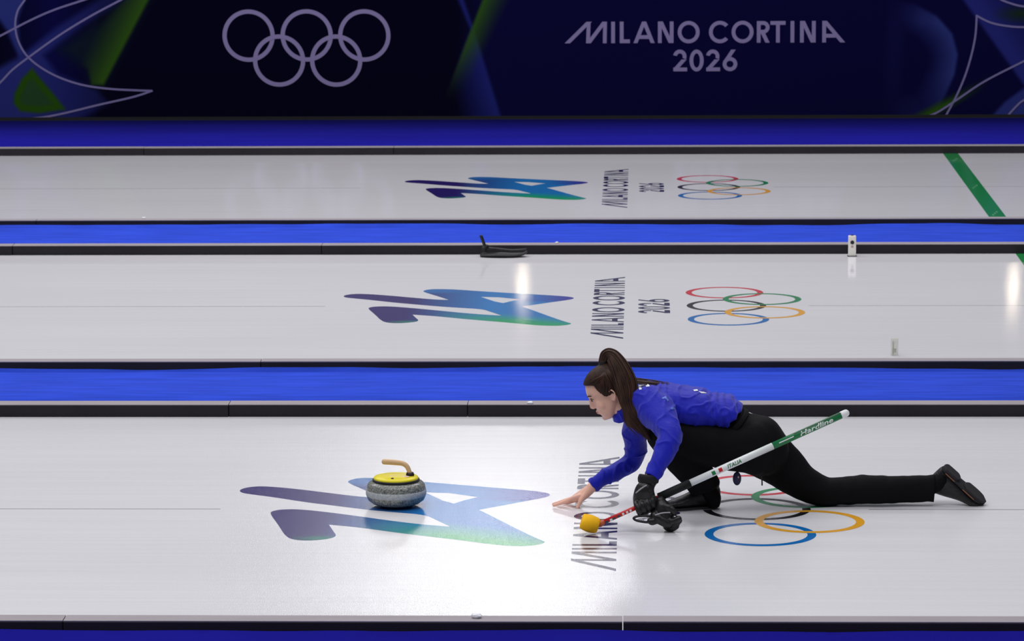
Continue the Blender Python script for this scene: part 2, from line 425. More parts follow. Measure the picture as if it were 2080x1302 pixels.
def simple_carpet(y0, y1, lip, mat, label, z=.012, lift=.031):
    bm = bmesh.new(); nx = 300; cols = []
    for i in range(nx+1):
        x = X0+(X1-X0)*i/nx
        n1 = noise.noise(Vector((x*.9, y1*3.1, 0))); n2 = noise.noise(Vector((x*2.7, y1, 4)))
        n3 = .003*noise.noise(Vector((x*1.5, y0, 9)))
        pr = [(y0, z-.012), (y0, z+n3), (y0+.5*(y1-y0), z+n3)]
        if lip: pr += [(y1-.03-.01*n1, z), (y1-.006, z+.003), (y1-.002, lift+.016*n1+.006*n2), (y1-.001, z-.012)]
        else: pr += [(y1, z), (y1, z-.012)]
        cols.append([bm.verts.new((x, y-(y0+y1)/2, zz)) for y, zz in pr])
    for a, b in zip(cols, cols[1:]):
        for j in range(len(a)): bm.faces.new((a[j], b[j], b[(j+1) % len(a)], a[(j+1) % len(a)]))
    bm.faces.new(cols[0]); bm.faces.new(list(reversed(cols[-1]))); bmesh.ops.recalc_face_normals(bm, faces=bm.faces)
    o = obj('carpet', bm, mat); o.location = (0, (y0+y1)/2, 0); tag(o, label, 'carpet')
    return o
simple_carpet(12.5, D0+NEAR-.112, True, CARPET_SHADE, 'shade-darkened blue carpet at the very bottom of the picture, before the nearest ice', -.088)  # shade of the upright lip is painted in as darker blue
simple_carpet(D0+FAR+.121, D0+SP+NEAR-.112, True, CARPET, 'bright blue carpet walkway just behind the curler')
simple_carpet(D0+SP+FAR+.121, D0+2*SP+NEAR-.112, True, CARPET, 'blue carpet walkway between the middle and farthest ice sheets')
simple_carpet(D0+2*SP+FAR+.121, 35.55, False, CARPET_SHADE, 'shade-darkened blue carpet strip at the foot of the dark banner')  # darker colour stands in for the weaker light at the back
bm = bmesh.new(); box(bm, (-14, 5, -.16), (12, 50, -.1005)); tag(obj('floor', bm, pmat('concrete', srgb(70, 72, 80), .8, .2, var=((1, 1, 1), .1)), None, False), kind='structure')

# ------------------------------------------------------------------ backdrop banner with its printed artwork
YB = 35.70
BH = 1.32
def soft(d, s): return max(0.0, min(1.0, .5+d/s))
def inside(pts, x, y):
    """signed distance, positive inside"""
    best = 1e9; c = False; n = len(pts); j = n-1
    for i in range(n):
        x0, y0 = pts[i]; x1, y1 = pts[j]
        if (y0 > y) != (y1 > y) and x < (x1-x0)*(y-y0)/(y1-y0)+x0: c = not c
        dx, dy = x1-x0, y1-y0; t = max(0, min(1, ((x-x0)*dx+(y-y0)*dy)/(dx*dx+dy*dy+1e-9)))
        best = min(best, math.hypot(x-x0-t*dx, y-y0-t*dy)); j = i
    return best if c else -best
A1 = [(-60,-60),(75,-60),(50,0),(36,40),(40,85),(52,112),(40,118),(14,62),(-60,-40)]
A2 = [(-60,215),(-60,168),(45,112),(110,60),(215,-10),(330,-80),(380,-80),(262,0),(170,52),(90,112),(118,150),(200,182),(225,210),(150,250),(-60,250)]
A3 = [(345,-80),(306,-4),(213,172),(188,172),(180,140),(120,100),(210,40),(262,-4),(300,-60)]
A4 = [(66,138),(45,160),(30,190),(28,210),(42,226),(80,230),(135,222),(108,188),(82,158)]
A5 = [(975,-80),(1000,100),(1031,245),(870,245),(880,100),(860,-80)]
A5 = [(900,-80),(936,-30),(975,78),(1030,245),(905,245),(915,190),(962,60)]
A6 = [(1000,-60),(985,0),(905,200),(960,200),(1080,60),(1090,-60)]
A7 = [(1790,-10),(1860,8),(1905,32),(1938,68),(1951,110),(1946,150),(1930,190),(1905,245),(1780,245)]
A8 = [(1920,-60),(1958,0),(2085,168),(2400,420),(2400,-60)]
A9 = [(2015,245),(2050,205),(2110,160),(2300,150),(2300,245)]
def art(x, y):
    t = max(0, min(1, (x-930)/60)); base = [2.5+5*t, 2+4*t, 22+24*t]
    if x < 200: k = max(0, 1-abs(x-110)/120); base = [base[0]+6*k, base[1]+6*k, base[2]+36*k]
    def lay(col, a):
        for i in range(3): base[i] += (col[i]-base[i])*a
    lay((36, 44, 104), soft(inside(A1, x, y), 10))
    lay((32, 38, 98), soft(inside(A2, x, y), 14)*max(.25, min(1, 1.2-(x/330 if y < 120 else x/300))))
    a = inside(A3, x, y); q = (x-(306-(y)*.53)); lay((14, 26, 32), .8*soft(a, 30)); lay((44, 78, 16), soft(a, 8)*max(.0, min(1, 1+q/75)))
    a = inside(A4, x, y); lay((32, 66, 10), soft(a, 7)*max(.75, min(1, 1.5-a/22)))
    a = inside(A5, x, y); r = 975+(y-78)*.33; lay((26, 32, 98), soft(a, 8)*max(0, min(1, 1+(x-r)/85)))
    if x > 880 and x < 1110:
        l = 985-(y)*.37; d = x-l; lay((40, 74, 20), (soft(d, 7))*max(0, 1-max(0, d)/(58-.1*y))*max(0, min(1, (205-y)/120)))
    a = inside(A7, x, y); lay((40, 50, 106), soft(a, 7)*max(0, 1-max(a, 0)/60)*max(0, min(1, (y+5)/50))*max(.35, min(1, (270-y)/120))*max(0, min(1, (x-1800)/70)))
    a = inside(A8, x, y); lay((32, 36, 100), soft(a, 8)*max(.35, 1-max(0, a-20)/110)); 
    if x > 1990: lay((22, 38, 22), max(0, 1-math.hypot((x-2075)/60, (y-28)/22)))
    lay((36, 44, 104), soft(inside(A9, x, y), 8))
    l = 237-(x-1868)*.55; d = y-l
    if x > 1850: lay((36, 74, 8), max(0, 1-abs(d-8)/18)*max(0, min(1, (2020-x)/90)))
    return [c/255 for c in base]
def bq(u, v): p = at(u, v, YB); return p.x, p.z
ban = empty('banner', (0, YB, 0)); tag(ban, 'long dark navy banner with pale rings and MILANO CORTINA 2026 along the back', 'banner')
XB0, XB1 = -8.4, 6.0; STEP = .0125
nx = int((XB1-XB0)/STEP); nz_ = int((BH-.03)/STEP)
bm = bmesh.new(); grid = []; cols = []
pa = at(0, 0, YB); pb = at(2080, 0, YB); pc = at(0, 240, YB)
# picture coordinates of a banner point, from three measured corners
m2 = Matrix(((pb.x-pa.x, pc.x-pa.x), (pb.z-pa.z, pc.z-pa.z))).inverted()
for j in range(nz_+1):
    row = []
    for i in range(nx+1):
        x = XB0+i*STEP; z = .03+j*STEP
        s = m2 @ Vector((x-pa.x, z-pa.z)); uu, vv = s[0]*2080, s[1]*240
        row.append(bm.verts.new((x, 0, z))); cols.append(art(uu, vv))
    grid.append(row)
for a, b in zip(grid, grid[1:]):
    for i in range(nx): bm.faces.new((a[i], a[i+1], b[i+1], b[i]))
BAN = bpy.data.materials.new('banner_print'); BAN.use_nodes = True
nt = BAN.node_tree; a_ = nt.nodes.new('ShaderNodeAttribute'); a_.attribute_name = 'Col'
gm = nt.nodes.new('ShaderNodeVectorMath'); gm.operation = 'SCALE'; gm.inputs['Scale'].default_value = 1.35
nt.links.new(a_.outputs['Color'], gm.inputs[0]); nt.links.new(gm.outputs[0], nt.nodes['Principled BSDF'].inputs['Base Color'])
nt.nodes['Principled BSDF'].inputs['Roughness'].default_value = .9; nt.nodes['Principled BSDF'].inputs['Specular IOR Level'].default_value = .05
o = obj('printed_panel', bm, BAN, ban, False)
ca = o.data.color_attributes.new('Col', 'FLOAT_COLOR', 'POINT')
ca.data.foreach_set('color', [q for c in cols for q in (*srgb(*[k*255 for k in c])[:3], 1)])
bm = bmesh.new(); box(bm, (XB0, .002, 0), (XB1, .06, BH)); obj('board', bm, BLACK, ban, False)
bm = bmesh.new(); box(bm, (XB0, -.012, 0), (XB1, .001, .03)); obj('black_foot', bm, BLACK, ban, False)
LILAC = pmat('lilac_print', srgb(140, 130, 168), .9, .05)
LILAC2 = pmat('lilac_line', srgb(122, 115, 158), .9, .05)
def ribbon(bm, pts, wid, y):
    P = [Vector((p[0], p[1])) for p in catmull(pts, 8)]; prev = None
    for i, p in enumerate(P):
        t = (P[min(i+1, len(P)-1)]-P[max(i-1, 0)]).normalized(); n = Vector((-t.y, t.x))*wid/2
        cur = (bm.verts.new((p.x-n.x, y, p.y-n.y)), bm.verts.new((p.x+n.x, y, p.y+n.y)))
        if prev: bm.faces.new((prev[0], prev[1], cur[1], cur[0]))
        prev = cur
LN = [[(-40,92),(0,73),(60,42),(110,20),(170,0),(240,-24)], [(-40,205),(0,168),(25,142),(60,115),(120,72),(180,35),(245,0),(290,-24)],
      [(62,-24),(50,0),(36,22),(31,50),(36,80),(52,110),(80,135),(120,157),(170,173),(230,181),(308,184.5)], [(310,184),(270,197),(200,213),(130,230),(80,239),(30,241)],
      [(1984,30),(1980,80),(1965,140),(1945,190),(1920,237)], [(1984,32),(2010,45),(2040,52),(2080,55),(2150,52)], [(2020,-10),(2035,0),(2060,9),(2080,13),(2120,16)],
      [(1872,238),(1900,230),(1940,205),(2000,165),(2080,124),(2160,84)], [(2045,237),(2065,215),(2080,203),(2130,175)]]
for i_, pts in enumerate(LN):
    bm = bmesh.new(); ribbon(bm, [bq(*p) for p in pts], .019, -.0015-.0006*i_); obj('line', bm, LILAC2, ban, False)
for i_, (nm, cu, cv) in enumerate((('ring', 505, 72.5), ('ring', 623, 72), ('ring', 740, 72), ('ring', 567, 123), ('ring', 683, 123))):
    cx, cz = bq(cu, cv); bm = ring_mesh(0, 0, .252, .041, 0)
    bmesh.ops.transform(bm, matrix=Matrix.Translation((cx, -.002-.0008*i_, cz)) @ Matrix.Rotation(math.radians(90), 4, 'X'), verts=bm.verts)
    obj(nm, bm, LILAC, ban, False)
ax, az = bq(1148, 88); bx_, bz_ = bq(1716, 86); s_ = (bx_-ax)/12.98
slope = (bz_-az)/(bx_-ax)
LIFT = Vector((0, -.0003, 0))
to = lambda x, y, z: Vector((ax+x*s_, -.002, az+y*s_+x*s_*slope))
bm = bmesh.new(); title(bm, to, 0, 0); tag(obj('lettering', bm, LILAC, ban, False), 'pale lettering MILANO CORTINA')
bm = bmesh.new(); year(bm, to, 0, 1.32); tag(obj('lettering', bm, LILAC, ban, False), 'pale numerals 2026')

# ------------------------------------------------------------------ curling stone
gp = ground(805, 1027)
st = empty('curling_stone', (gp.x, gp.y, 0)); st.scale = (1, 1, 1.11); tag(st, 'grey granite curling stone with yellow handle plate sliding on the near ice', 'curling stone')
GR = bpy.data.materials.new('granite'); GR.use_nodes = True; nt = GR.node_tree; b = nt.nodes['Principled BSDF']
tc = nt.nodes.new('ShaderNodeTexCoord'); n1 = nt.nodes.new('ShaderNodeTexNoise'); n1.inputs['Scale'].default_value = 140; n1.inputs['Detail'].default_value = 6
rp = nt.nodes.new('ShaderNodeValToRGB'); e = rp.color_ramp.elements
e[0].position = .36; e[0].color = srgb(78, 82, 80); e[1].position = .66; e[1].color = srgb(158, 160, 152)
nt.links.new(tc.outputs['Object'], n1.inputs['Vector']); nt.links.new(n1.outputs['Fac'], rp.inputs[0]); nt.links.new(rp.outputs[0], b.inputs['Base Color'])
b.inputs['Roughness'].default_value = .22; b.inputs['Specular IOR Level'].default_value = .5
GB = pmat('struck_granite', srgb(176, 180, 182), .7, .3, bump=((160, 160, 160), .5, .001), var=((120, 120, 120), .16))
YEL = pmat('yellow_plastic', srgb(238, 222, 30), .35, .5); TAN = pmat('tan_grip', srgb(222, 184, 138), .45, .5)
prof = [(0, .006), (.055, .006), (.062, .001), (.068, .002), (.084, .006), (.113, .014), (.133, .028), (.1412, .043)]
bm = bmesh.new(); lathe(bm, prof+[(.142, .048)], 72); lathe(bm, [(.142, .074), (.1415, .082), (.137, .095), (.126, .105), (.110, .1095), (.06, .111), (0, .111)], 72)
obj('stone_body', bm, GR, st)
bm = bmesh.new(); lathe(bm, [(.142, .0478), (.1442, .051), (.145, .061), (.1442, .071), (.142, .0742)], 72); tag(obj('striking_band', bm, GB, st), 'rough paler striking band')
bm = bmesh.new(); lathe(bm, [(.105, .108), (.112, .110), (.113, .117), (.109, .1195), (.0, .1195)], 72); obj('handle_rim', bm, BLACK, st)
bm = bmesh.new(); lathe(bm, [(.107, .119), (.108, .123), (.103, .128), (.085, .132), (.05, .1345), (0, .1355)], 72); pl = obj('handle_plate', bm, YEL, st); tag(pl, 'bright yellow round plate')
bm = bmesh.new()
for (x, y, r) in ((-.012, -.078, .0075),): ellipsoid(bm, (x, y, .1325), (r, r, .004))
obj('bolt', bm, BLACK, pl)
bm = bmesh.new()
for (x, y, sx, sy) in ((.045, -.03, .018, .012), (.058, -.042, .012, .008), (-.02, -.03, .010, .007), (-.005, -.02, .014, .006)): ellipsoid(bm, (x, y, .1338), (sx, sy, .0025))
obj('sticker', bm, pmat('pale_pink_sticker', srgb(240, 205, 190), .4, .4), pl)
hd = [(.068, -.004, .134), (.065, -.004, .148), (.056, -.003, .168), (.044, -.002, .180), (.028, 0, .186), (0, 0, .189), (-.03, .001, .191), (-.056, .002, .192)]
bm = bmesh.new(); sweep(bm, [(*p, .011+.001*(i > 4), .013) for i, p in enumerate(hd)], 18)
tag(obj('handle', bm, TAN, st), 'tan gooseneck handle')
bm = bmesh.new(); lathe(bm, [(.0, .131), (.019, .131), (.020, .138), (.016, .147), (.0, .148)], 28, Matrix.Translation((.068, -.004, 0))); obj('handle_collar', bm, BLACK, st)

# ------------------------------------------------------------------ the curler
YP = D0
def B(u, v, dy): return at(u, v, YP+dy)
PX = 1/428.0
def chain(pts):
    """(u, v, depth, radius across px, radius in depth m)"""
    return [(*B(u, v, dy), r*PX, rd) for u, v, dy, r, rd in pts]
person = empty('person', (B(1425, 1035, 0).x, D0, 0))
tag(person, 'woman in blue jacket and black trousers lunging low on the ice, bare hand reaching forward', 'person')
SKIN = pmat('skin', srgb(240, 188, 166), .5, .35, subs=.12, var=((14, 14, 14), .05))
PINK = pmat('hand_skin', srgb(226, 158, 140), .5, .35, subs=.12)
def jm(name, col):
    return pmat(name, col, .62, .25, bump=((22, 22, 9), .55, .012), sheen=.15)
JACKET = jm('blue_knit', srgb(18, 27, 176)); TROUS = pmat('black_trousers', srgb(12, 12, 15), .8, .15, bump=((14, 14, 14), .4, .01))
LEATHER = pmat('black_leather', srgb(20, 20, 22), .4, .5, bump=((38, 38, 38), .7, .006))
SOLE = pmat('dark_sole', srgb(44, 42, 46), .7, .3, bump=((90, 90, 90), .5, .002)); TRIM = pmat('orange_trim', srgb(170, 110, 70), .6, .3)
HAIRM = pmat('brown_hair', srgb(60, 37, 26), .5, .4, var=((40, 40, 6), .35))
HAIRC = pmat('dark_brown_hair', srgb(50, 31, 23), .6, .3, bump=((30, 120, 120), .5, .004), var=((60, 60, 60), .3))

# head frame: origin between the ears, f = where she looks, u = crown
HCEN = B(1234, 794, 0)
tiltd = math.radians(31)
Hf = Vector((-math.cos(tiltd), 0, -math.sin(tiltd))); Hu = Vector((-math.sin(tiltd), 0, math.cos(tiltd)))
turn = Matrix.Rotation(math.radians(3), 3, 'Z'); Hf = turn @ Hf; Hu = turn @ Hu
Hs = Hu.cross(Hf)     # her left to right
if Hs.y > 0: Hs = -Hs                    # towards the camera
def H(f, s, u): return HCEN + Hf*f + Hs*s + Hu*u
HM = Matrix((Hf, Hs, Hu)).transposed()
rows_h = [(.117, -.010, -.030, .012), (.112, .020, -.052, .034), (.102, .045, -.070, .052), (.088, .066, -.084, .064), (.065, .083, -.094, .072), (.04, .0925, -.098, .0755), (.022, .0935, -.098, .075),
          (.008, .0865, -.095, .073), (-.01, .0865, -.09, .071), (-.03, .0885, -.08, .068), (-.05, .089, -.06, .064), (-.07, .0885, -.038, .058), (-.085, .0855, -.015, .051), (-.1, .081, .010, .041), (-.112, .075, .03, .029), (-.119, .066, .042, .014)]
def head_loft(bm, grow=0.0, seg=40, n=3):
    rings = []
    R = catmull(rows_h, n)
    for (u, a, b_, w_) in R:
        c = (a+b_)/2; hx = (a-b_)/2+grow; hy = w_+grow; ring = []
        for k in range(seg):
            t = 2*math.pi*k/seg; cx, sy = math.cos(t), math.sin(t)
            px = math.copysign(abs(cx)**(.95 if cx > 0 else 1), cx); py = math.copysign(abs(sy)**.88, sy)
            ring.append(bm.verts.new(H(c+hx*px, hy*py*(1-.10*max(0, cx)), u*(1+grow*8 if u > 0 else 1))))
        rings.append(ring)
    for r1, r2 in zip(rings, rings[1:]):
        for k in range(seg): bm.faces.new((r1[k], r1[(k+1) % seg], r2[(k+1) % seg], r2[k]))
    bm.faces.new(rings[0]); bm.faces.new(list(reversed(rings[-1])))
    return rings
bb = bmesh.new()
head_loft(bb)
def hsweep(bm, pts, seg=12, n=4): sweep(bm, [(*H(f, s, u), ra, rb) for f, s, u, ra, rb in pts], seg, Hs, n)
# nose, brow, lips, chin
nose = [bb.verts.new(H(*q)) for q in ((.092, .004, .016), (.092, -.004, .016), (.109, .003, -.022), (.109, -.003, -.022), (.112, 0, -.029), (.105, .004, -.0385), (.105, -.004, -.0385), (.080, .008, -.041), (.080, -.008, -.041),
        (.090, .0155, -.036), (.090, -.0155, -.036), (.078, .010, .012), (.078, -.010, .012), (.075, .018, -.030), (.075, -.018, -.030), (.099, .011, -.031), (.099, -.011, -.031))]
bmesh.ops.convex_hull(bb, input=nose)
hsweep(bb, [(.088, 0, .018, .005, .0045), (.096, 0, -.002, .0055, .0048), (.1045, 0, -.020, .006, .0055), (.1055, 0, -.029, .0065, .007)])
for s in (-1, 1): ellipsoid(bb, H(.096, s*.012, -.034), (.009, .006, .006), HM)
ellipsoid(bb, H(.085, 0, .024), (.011, .030, .007), HM)
ellipsoid(bb, H(.0905, 0, -.0585), (.0080, .020, .0068), HM); ellipsoid(bb, H(.0895, 0, -.0685), (.0080, .017, .0065), HM)
ellipsoid(bb, H(.074, 0, -.103), (.015, .02, .014), HM)
for s in (-1, 1):
    ellipsoid(bb, H(.072, s*.030, .008), (.0155, .0165, .0125), HM)       # lids over the eyeball
    ellipsoid(bb, H(.050, s*.036, -.034), (.030, .026, .034), HM)         # cheek
    # ear
    ear = [(-.004, s*.073, -.008, .004, .003), (-.010, s*.081, .008, .0045, .003), (-.022, s*.086, .008, .0045, .003), (-.028, s*.087, -.008, .0045, .003), (-.024, s*.083, -.026, .0045, .003), (-.010, s*.076, -.040, .006, .004), (-.003, s*.073, -.032, .005, .004)]
    hsweep(bb, ear, 10, 4); ellipsoid(bb, H(-.014, s*.074, -.015), (.011, .007, .018), HM)
# neck, torso, limbs inside the clothes
sweep(bb, [(*H(-.012, 0, -.03), .048, .05), (*H(-.02, 0, -.09), .05, .055), (*B(1272, 832, 0), .055, .055), (*B(1305, 825, 0), .07, .09)], 20)
def sw(bm, pts, seg=20, n=6, cap=True): sweep(bm, chain(pts), seg, Vector((0, 1, 0)), n, cap)
sw(bb, [(1300, 822, 0, 26, .10), (1350, 822, 0, 31, .13), (1400, 830, 0, 28, .12), (1450, 838, .01, 25, .105), (1500, 872, .03, 24, .10), (1530, 895, .03, 30, .10)])
sw(bb, [(1318, 820, -.12, 22, .05), (1350, 855, -.25, 18, .043), (1358, 888, -.36, 15, .035), (1340, 930, -.42, 12, .03), (1320, 968, -.46, 9.5, .024), (1312, 985, -.47, 10, .02)], 16)
sw(bb, [(1295, 852, .12, 20, .045), (1295, 900, .17, 17, .04), (1288, 935, .19, 14, .035), (1250, 962, .14, 12, .03), (1212, 984, .09, 10.5, .022), (1200, 990, .08, 9.5, .024)], 16)
sw(bb, [(1510, 908, -.05, 24, .05), (1430, 902, -.09, 22, .055), (1345, 885, -.11, 18, .05), (1385, 930, -.06, 17, .045), (1426, 978, -.01, 11, .03), (1441, 1000, .0, 10, .026)])
sw(bb, [(1540, 905, .10, 38, .085), (1600, 950, .11, 32, .075), (1672, 996, .10, 22, .06), (1750, 997, .10, 20, .055), (1860, 993, .10, 12, .03), (1895, 985, .10, 9, .025)])
# the bare far hand
HANDY = .08
sw(bb, [(1206, 987, .085, 9.5, .024), (1192, 999, .08, 11, .032), (1178, 1009, .075, 11, .038), (1168, 1013, .07, 8, .036)], 18)
def finger(bm, pts, seg=12): sw(bm, pts, seg, 4)
finger(bb, [(1178, 1008, .045, 5.5, .011), (1160, 1013, .03, 4.4, .0095), (1142, 1021, .022, 3.9, .0085), (1125, 1026.5, .018, 3.2, .007)])
finger(bb, [(1176, 1010, .068, 5, .010), (1156, 1014, .06, 4.2, .0093), (1138, 1020, .056, 3.8, .0083), (1124, 1024, .054, 3.1, .007)])
finger(bb, [(1176, 1012, .090, 4.8, .010), (1158, 1016, .09, 4.0, .009), (1144, 1021, .09, 3.6, .008), (1133, 1023, .09, 3.0, .0068)])
finger(bb, [(1178, 1013, .110, 4.6, .009), (1164, 1018, .116, 3.8, .0082), (1153, 1021, .12, 3.3, .0073), (1145, 1022, .122, 2.8, .006)])
finger(bb, [(1190, 1003, .055, 6.5, .012), (1181, 1014, .035, 5, .010), (1176, 1024, .025, 4.2, .0088), (1173, 1031, .018, 3.4, .0075)])
# the near hand inside the glove: fist round the broom
sw(bb, [(1312, 985, -.47, 10, .02), (1306, 1005, -.47, 13, .025), (1304, 1020, -.47, 12, .028)], 16)
body = obj('body', fuse(bb, .0032, 3, .45), [SKIN], person, world=True)

# eyes, brows, mouth
EYE = pmat('eye_white', srgb(150, 132, 126), .3, .4); IRIS = pmat('dark_iris', srgb(40, 28, 22), .2, .6); BROW = pmat('eyebrow', srgb(70, 46, 36), .8, .2); LIP = pmat('lip', srgb(188, 110, 104), .45, .4)
for s in (-1, 1):
    bm = bmesh.new(); ellipsoid(bm, H(.0775, s*.0305, .006), (.0115, .0125, .0085), HM); ey = obj('eye', bm, EYE, person, world=True)
    bm = bmesh.new(); ellipsoid(bm, H(.0835, s*.0335, .005), (.0062, .0075, .0062), HM); obj('iris', bm, IRIS, ey, world=True)
    bm = bmesh.new(); hsweep(bm, [(.0855, s*.020, .012, .0015, .0016), (.087, s*.030, .0145, .002, .002), (.0815, s*.041, .012, .002, .0022), (.076, s*.047, .007, .0013, .0013)], 8)
    obj('eyelash', bm, BROW, person, world=True)
    bm = bmesh.new(); hsweep(bm, [(.0935, s*.013, .0265, .0024, .0022), (.0925, s*.024, .029, .003, .0025), (.0870, s*.038, .030, .0028, .003), (.077, s*.050, .026, .002, .002)], 8)
    obj('eyebrow', bm, BROW, person, world=True)
bm = bmesh.new(); ellipsoid(bm, H(.0915, 0, -.0600), (.0080, .019, .0048), HM); ellipsoid(bm, H(.0908, 0, -.0680), (.0078, .016, .0048), HM)
obj('lips', fuse(bm, .0012, 2), LIP, person, world=True)

# jacket
jb = bmesh.new()
sw(jb, [(1268, 838, .0, 19, .062), (1284, 829, .0, 27, .085), (1310, 821, .0, 40, .145), (1350, 819, .0, 43, .175), (1400, 827, .0, 41, .175), (1440, 834, .01, 37, .16), (1460, 834, .01, 35, .155), (1475, 839, .02, 36, .158), (1484, 847, .02, 37, .160)], 28, 6, 'start')
sw(jb, [(1322, 820, -.10, 36, .10), (1336, 838, -.18, 36, .085), (1352, 866, -.28, 28, .068), (1360, 888, -.35, 24, .058), (1352, 912, -.39, 22, .052), (1338, 940, -.43, 18, .045), (1323, 969, -.46, 16, .040)], 22, 6, 'start')
sw(jb, [(1300, 845, .08, 34, .09), (1290, 880, .14, 25, .07), (1291, 912, .18, 22, .06), (1284, 936, .19, 20, .052), (1256, 955, .15, 18.5, .045), (1225, 973, .10, 16, .036), (1203, 987, .088, 14.5, .034)], 22, 6, 'start')
sw(jb, [(1258, 846, .0, 13, .050), (1272, 836, .0, 19, .062)], 22, 2)
def jw(p):
    n = noise.noise(Vector((p.x*26, p.y*10, p.z*9)))*.0045 + noise.noise(Vector((p.x*11, p.y*11+4, p.z*16)))*.006
    q_ = noise.noise(Vector((p.x*13+p.z*6, p.y*5+2, p.z*15-p.x*7))); n += .006*(1-min(1, abs(q_)*4))**2
    # ridges at the bent elbows and gathered waist
    n += .0035*math.sin(p.x*150+8*noise.noise(p*7))*max(0, min(1, (p.x-B(1410, 830, 0).x)/.1))
    return n
jm_ = fuse(jb, .005, 4, .5, jw)
jacket = obj('jacket', jm_, JACKET, person, world=True)
tag(jacket, 'royal blue long-sleeved jacket')
# hem band and cuffs
HEM = jm('blue_rib', srgb(20, 26, 158))
# white marks on the shoulder and back, laid onto the cloth
bv = BVHTree.FromPolygons([person.location + v.co for v in jacket.data.vertices], [p.vertices[:] for p in jacket.data.polygons])
WH = pmat('white_print', srgb(232, 234, 240), .6, .3); LB = pmat('pale_blue_print', srgb(96, 124, 215), .6, .3)
def stick(bm, pts, n=5, off=.0015):
    """pts: quad in picture pixels (seen from the camera), laid on whatever it meets"""
    o_ = Vector((0, 0, HC)); g2 = []
    for i in range(n+1):
        row = []
        for j in range(n+1):
            s, t = i/n, j/n
            u = (pts[0][0]*(1-s)+pts[1][0]*s)*(1-t)+(pts[3][0]*(1-s)+pts[2][0]*s)*t
            v = (pts[0][1]*(1-s)+pts[1][1]*s)*(1-t)+(pts[3][1]*(1-s)+pts[2][1]*s)*t
            d = (at(u, v, 10)-o_).normalized(); hit, nn, _, _ = bv.ray_cast(o_, d)
            row.append(bm.verts.new(hit+nn*off*(1 if nn.dot(d) < 0 else -1)) if hit else None)
        g2.append(row)
    for i in range(n):
        for j in range(n):
            q = [g2[i][j], g2[i+1][j], g2[i+1][j+1], g2[i][j+1]]
            if all(q): bm.faces.new(q)
STICK = []   # filled after the trousers so everything is in place
for q in ([(1297,786),(1301,784),(1304,791),(1299,792)], [(1297,783),(1311,780),(1312,783),(1299,786)], [(1309,779),(1317,781),(1320,785),(1313,786)],
          [(1408,792),(1416,791),(1418,794),(1410,795)], [(1419,795),(1428,796),(1436,799),(1424,799)]):
    marks = bmesh.new(); stick(marks, q, 4)
    tag(obj('printed_letter', marks, WH, jacket, world=True), 'white printed letter')
for q in ([(1344,808),(1352,805),(1355,808),(1346,811)], [(1352,805),(1358,812),(1356,816),(1351,809)], [(1362,829),(1368,827),(1371,831),(1364,832)]):
    marks = bmesh.new(); stick(marks, q, 4)
    tag(obj('sleeve_mark', marks, LB, jacket, world=True), 'pale blue printed marks on the sleeve')

# trousers
tb = bmesh.new()
sw(tb, [(1494, 860, .02, 32, .145), (1509, 875, .02, 43, .150), (1532, 894, .02, 56, .16), (1548, 912, .03, 54, .15)], 28)
sw(tb, [(1532, 910, -.06, 55, .10), (1480, 908, -.08, 47, .095), (1425, 900, -.10, 41, .09), (1375, 888, -.115, 35, .08), (1343, 884, -.12, 31, .07)], 24)
sw(tb, [(1345, 886, -.12, 31, .07), (1376, 920, -.09, 36, .07), (1408, 955, -.05, 36, .066), (1425, 978, -.02, 34, .062), (1433, 993, -.01, 33, .06)], 24, 6, 'start')
sw(tb, [(1538, 905, .09, 60, .11), (1575, 935, .10, 50, .10), (1625, 975, .10, 38, .085), (1668, 997, .10, 32, .075), (1700, 998, .10, 29, .07), (1760, 994, .10, 29, .07), (1820, 994, .10, 28, .066), (1868, 993, .10, 27, .055), (1898, 993, .10, 29, .054)], 24, 6, 'start')
def tw(p): return noise.noise(Vector((p.x*9, p.y*9, p.z*9)))*.006+noise.noise(Vector((p.x*24, p.y*14, p.z*14)))*.003
trousers = obj('trousers', fuse(tb, .006, 4, .5, tw), TROUS, person, world=True); tag(trousers, 'black loose trousers')
bm = bmesh.new(); sweep(bm, chain([(1489, 853, .02, 34, .150), (1497, 861, .02, 36, .154)]), 28, n=1, cap=False); obj('waistband', fuse(bm, .005, 2), TROUS, person, world=True)
WT = pmat('pale_tag', srgb(190, 190, 195), .5, .4)
bv2 = BVHTree.FromPolygons([person.location + v.co for v in trousers.data.vertices], [p.vertices[:] for p in trousers.data.polygons])
bvj = bv; bv = bv2; bm = bmesh.new(); stick(bm, [(1513, 836), (1521, 838), (1529, 842), (1514, 838)], 4, .003); bv = bvj
if len(bm.faces): obj('small_tag', bm, WT, trousers, world=True)
else: bm.free()

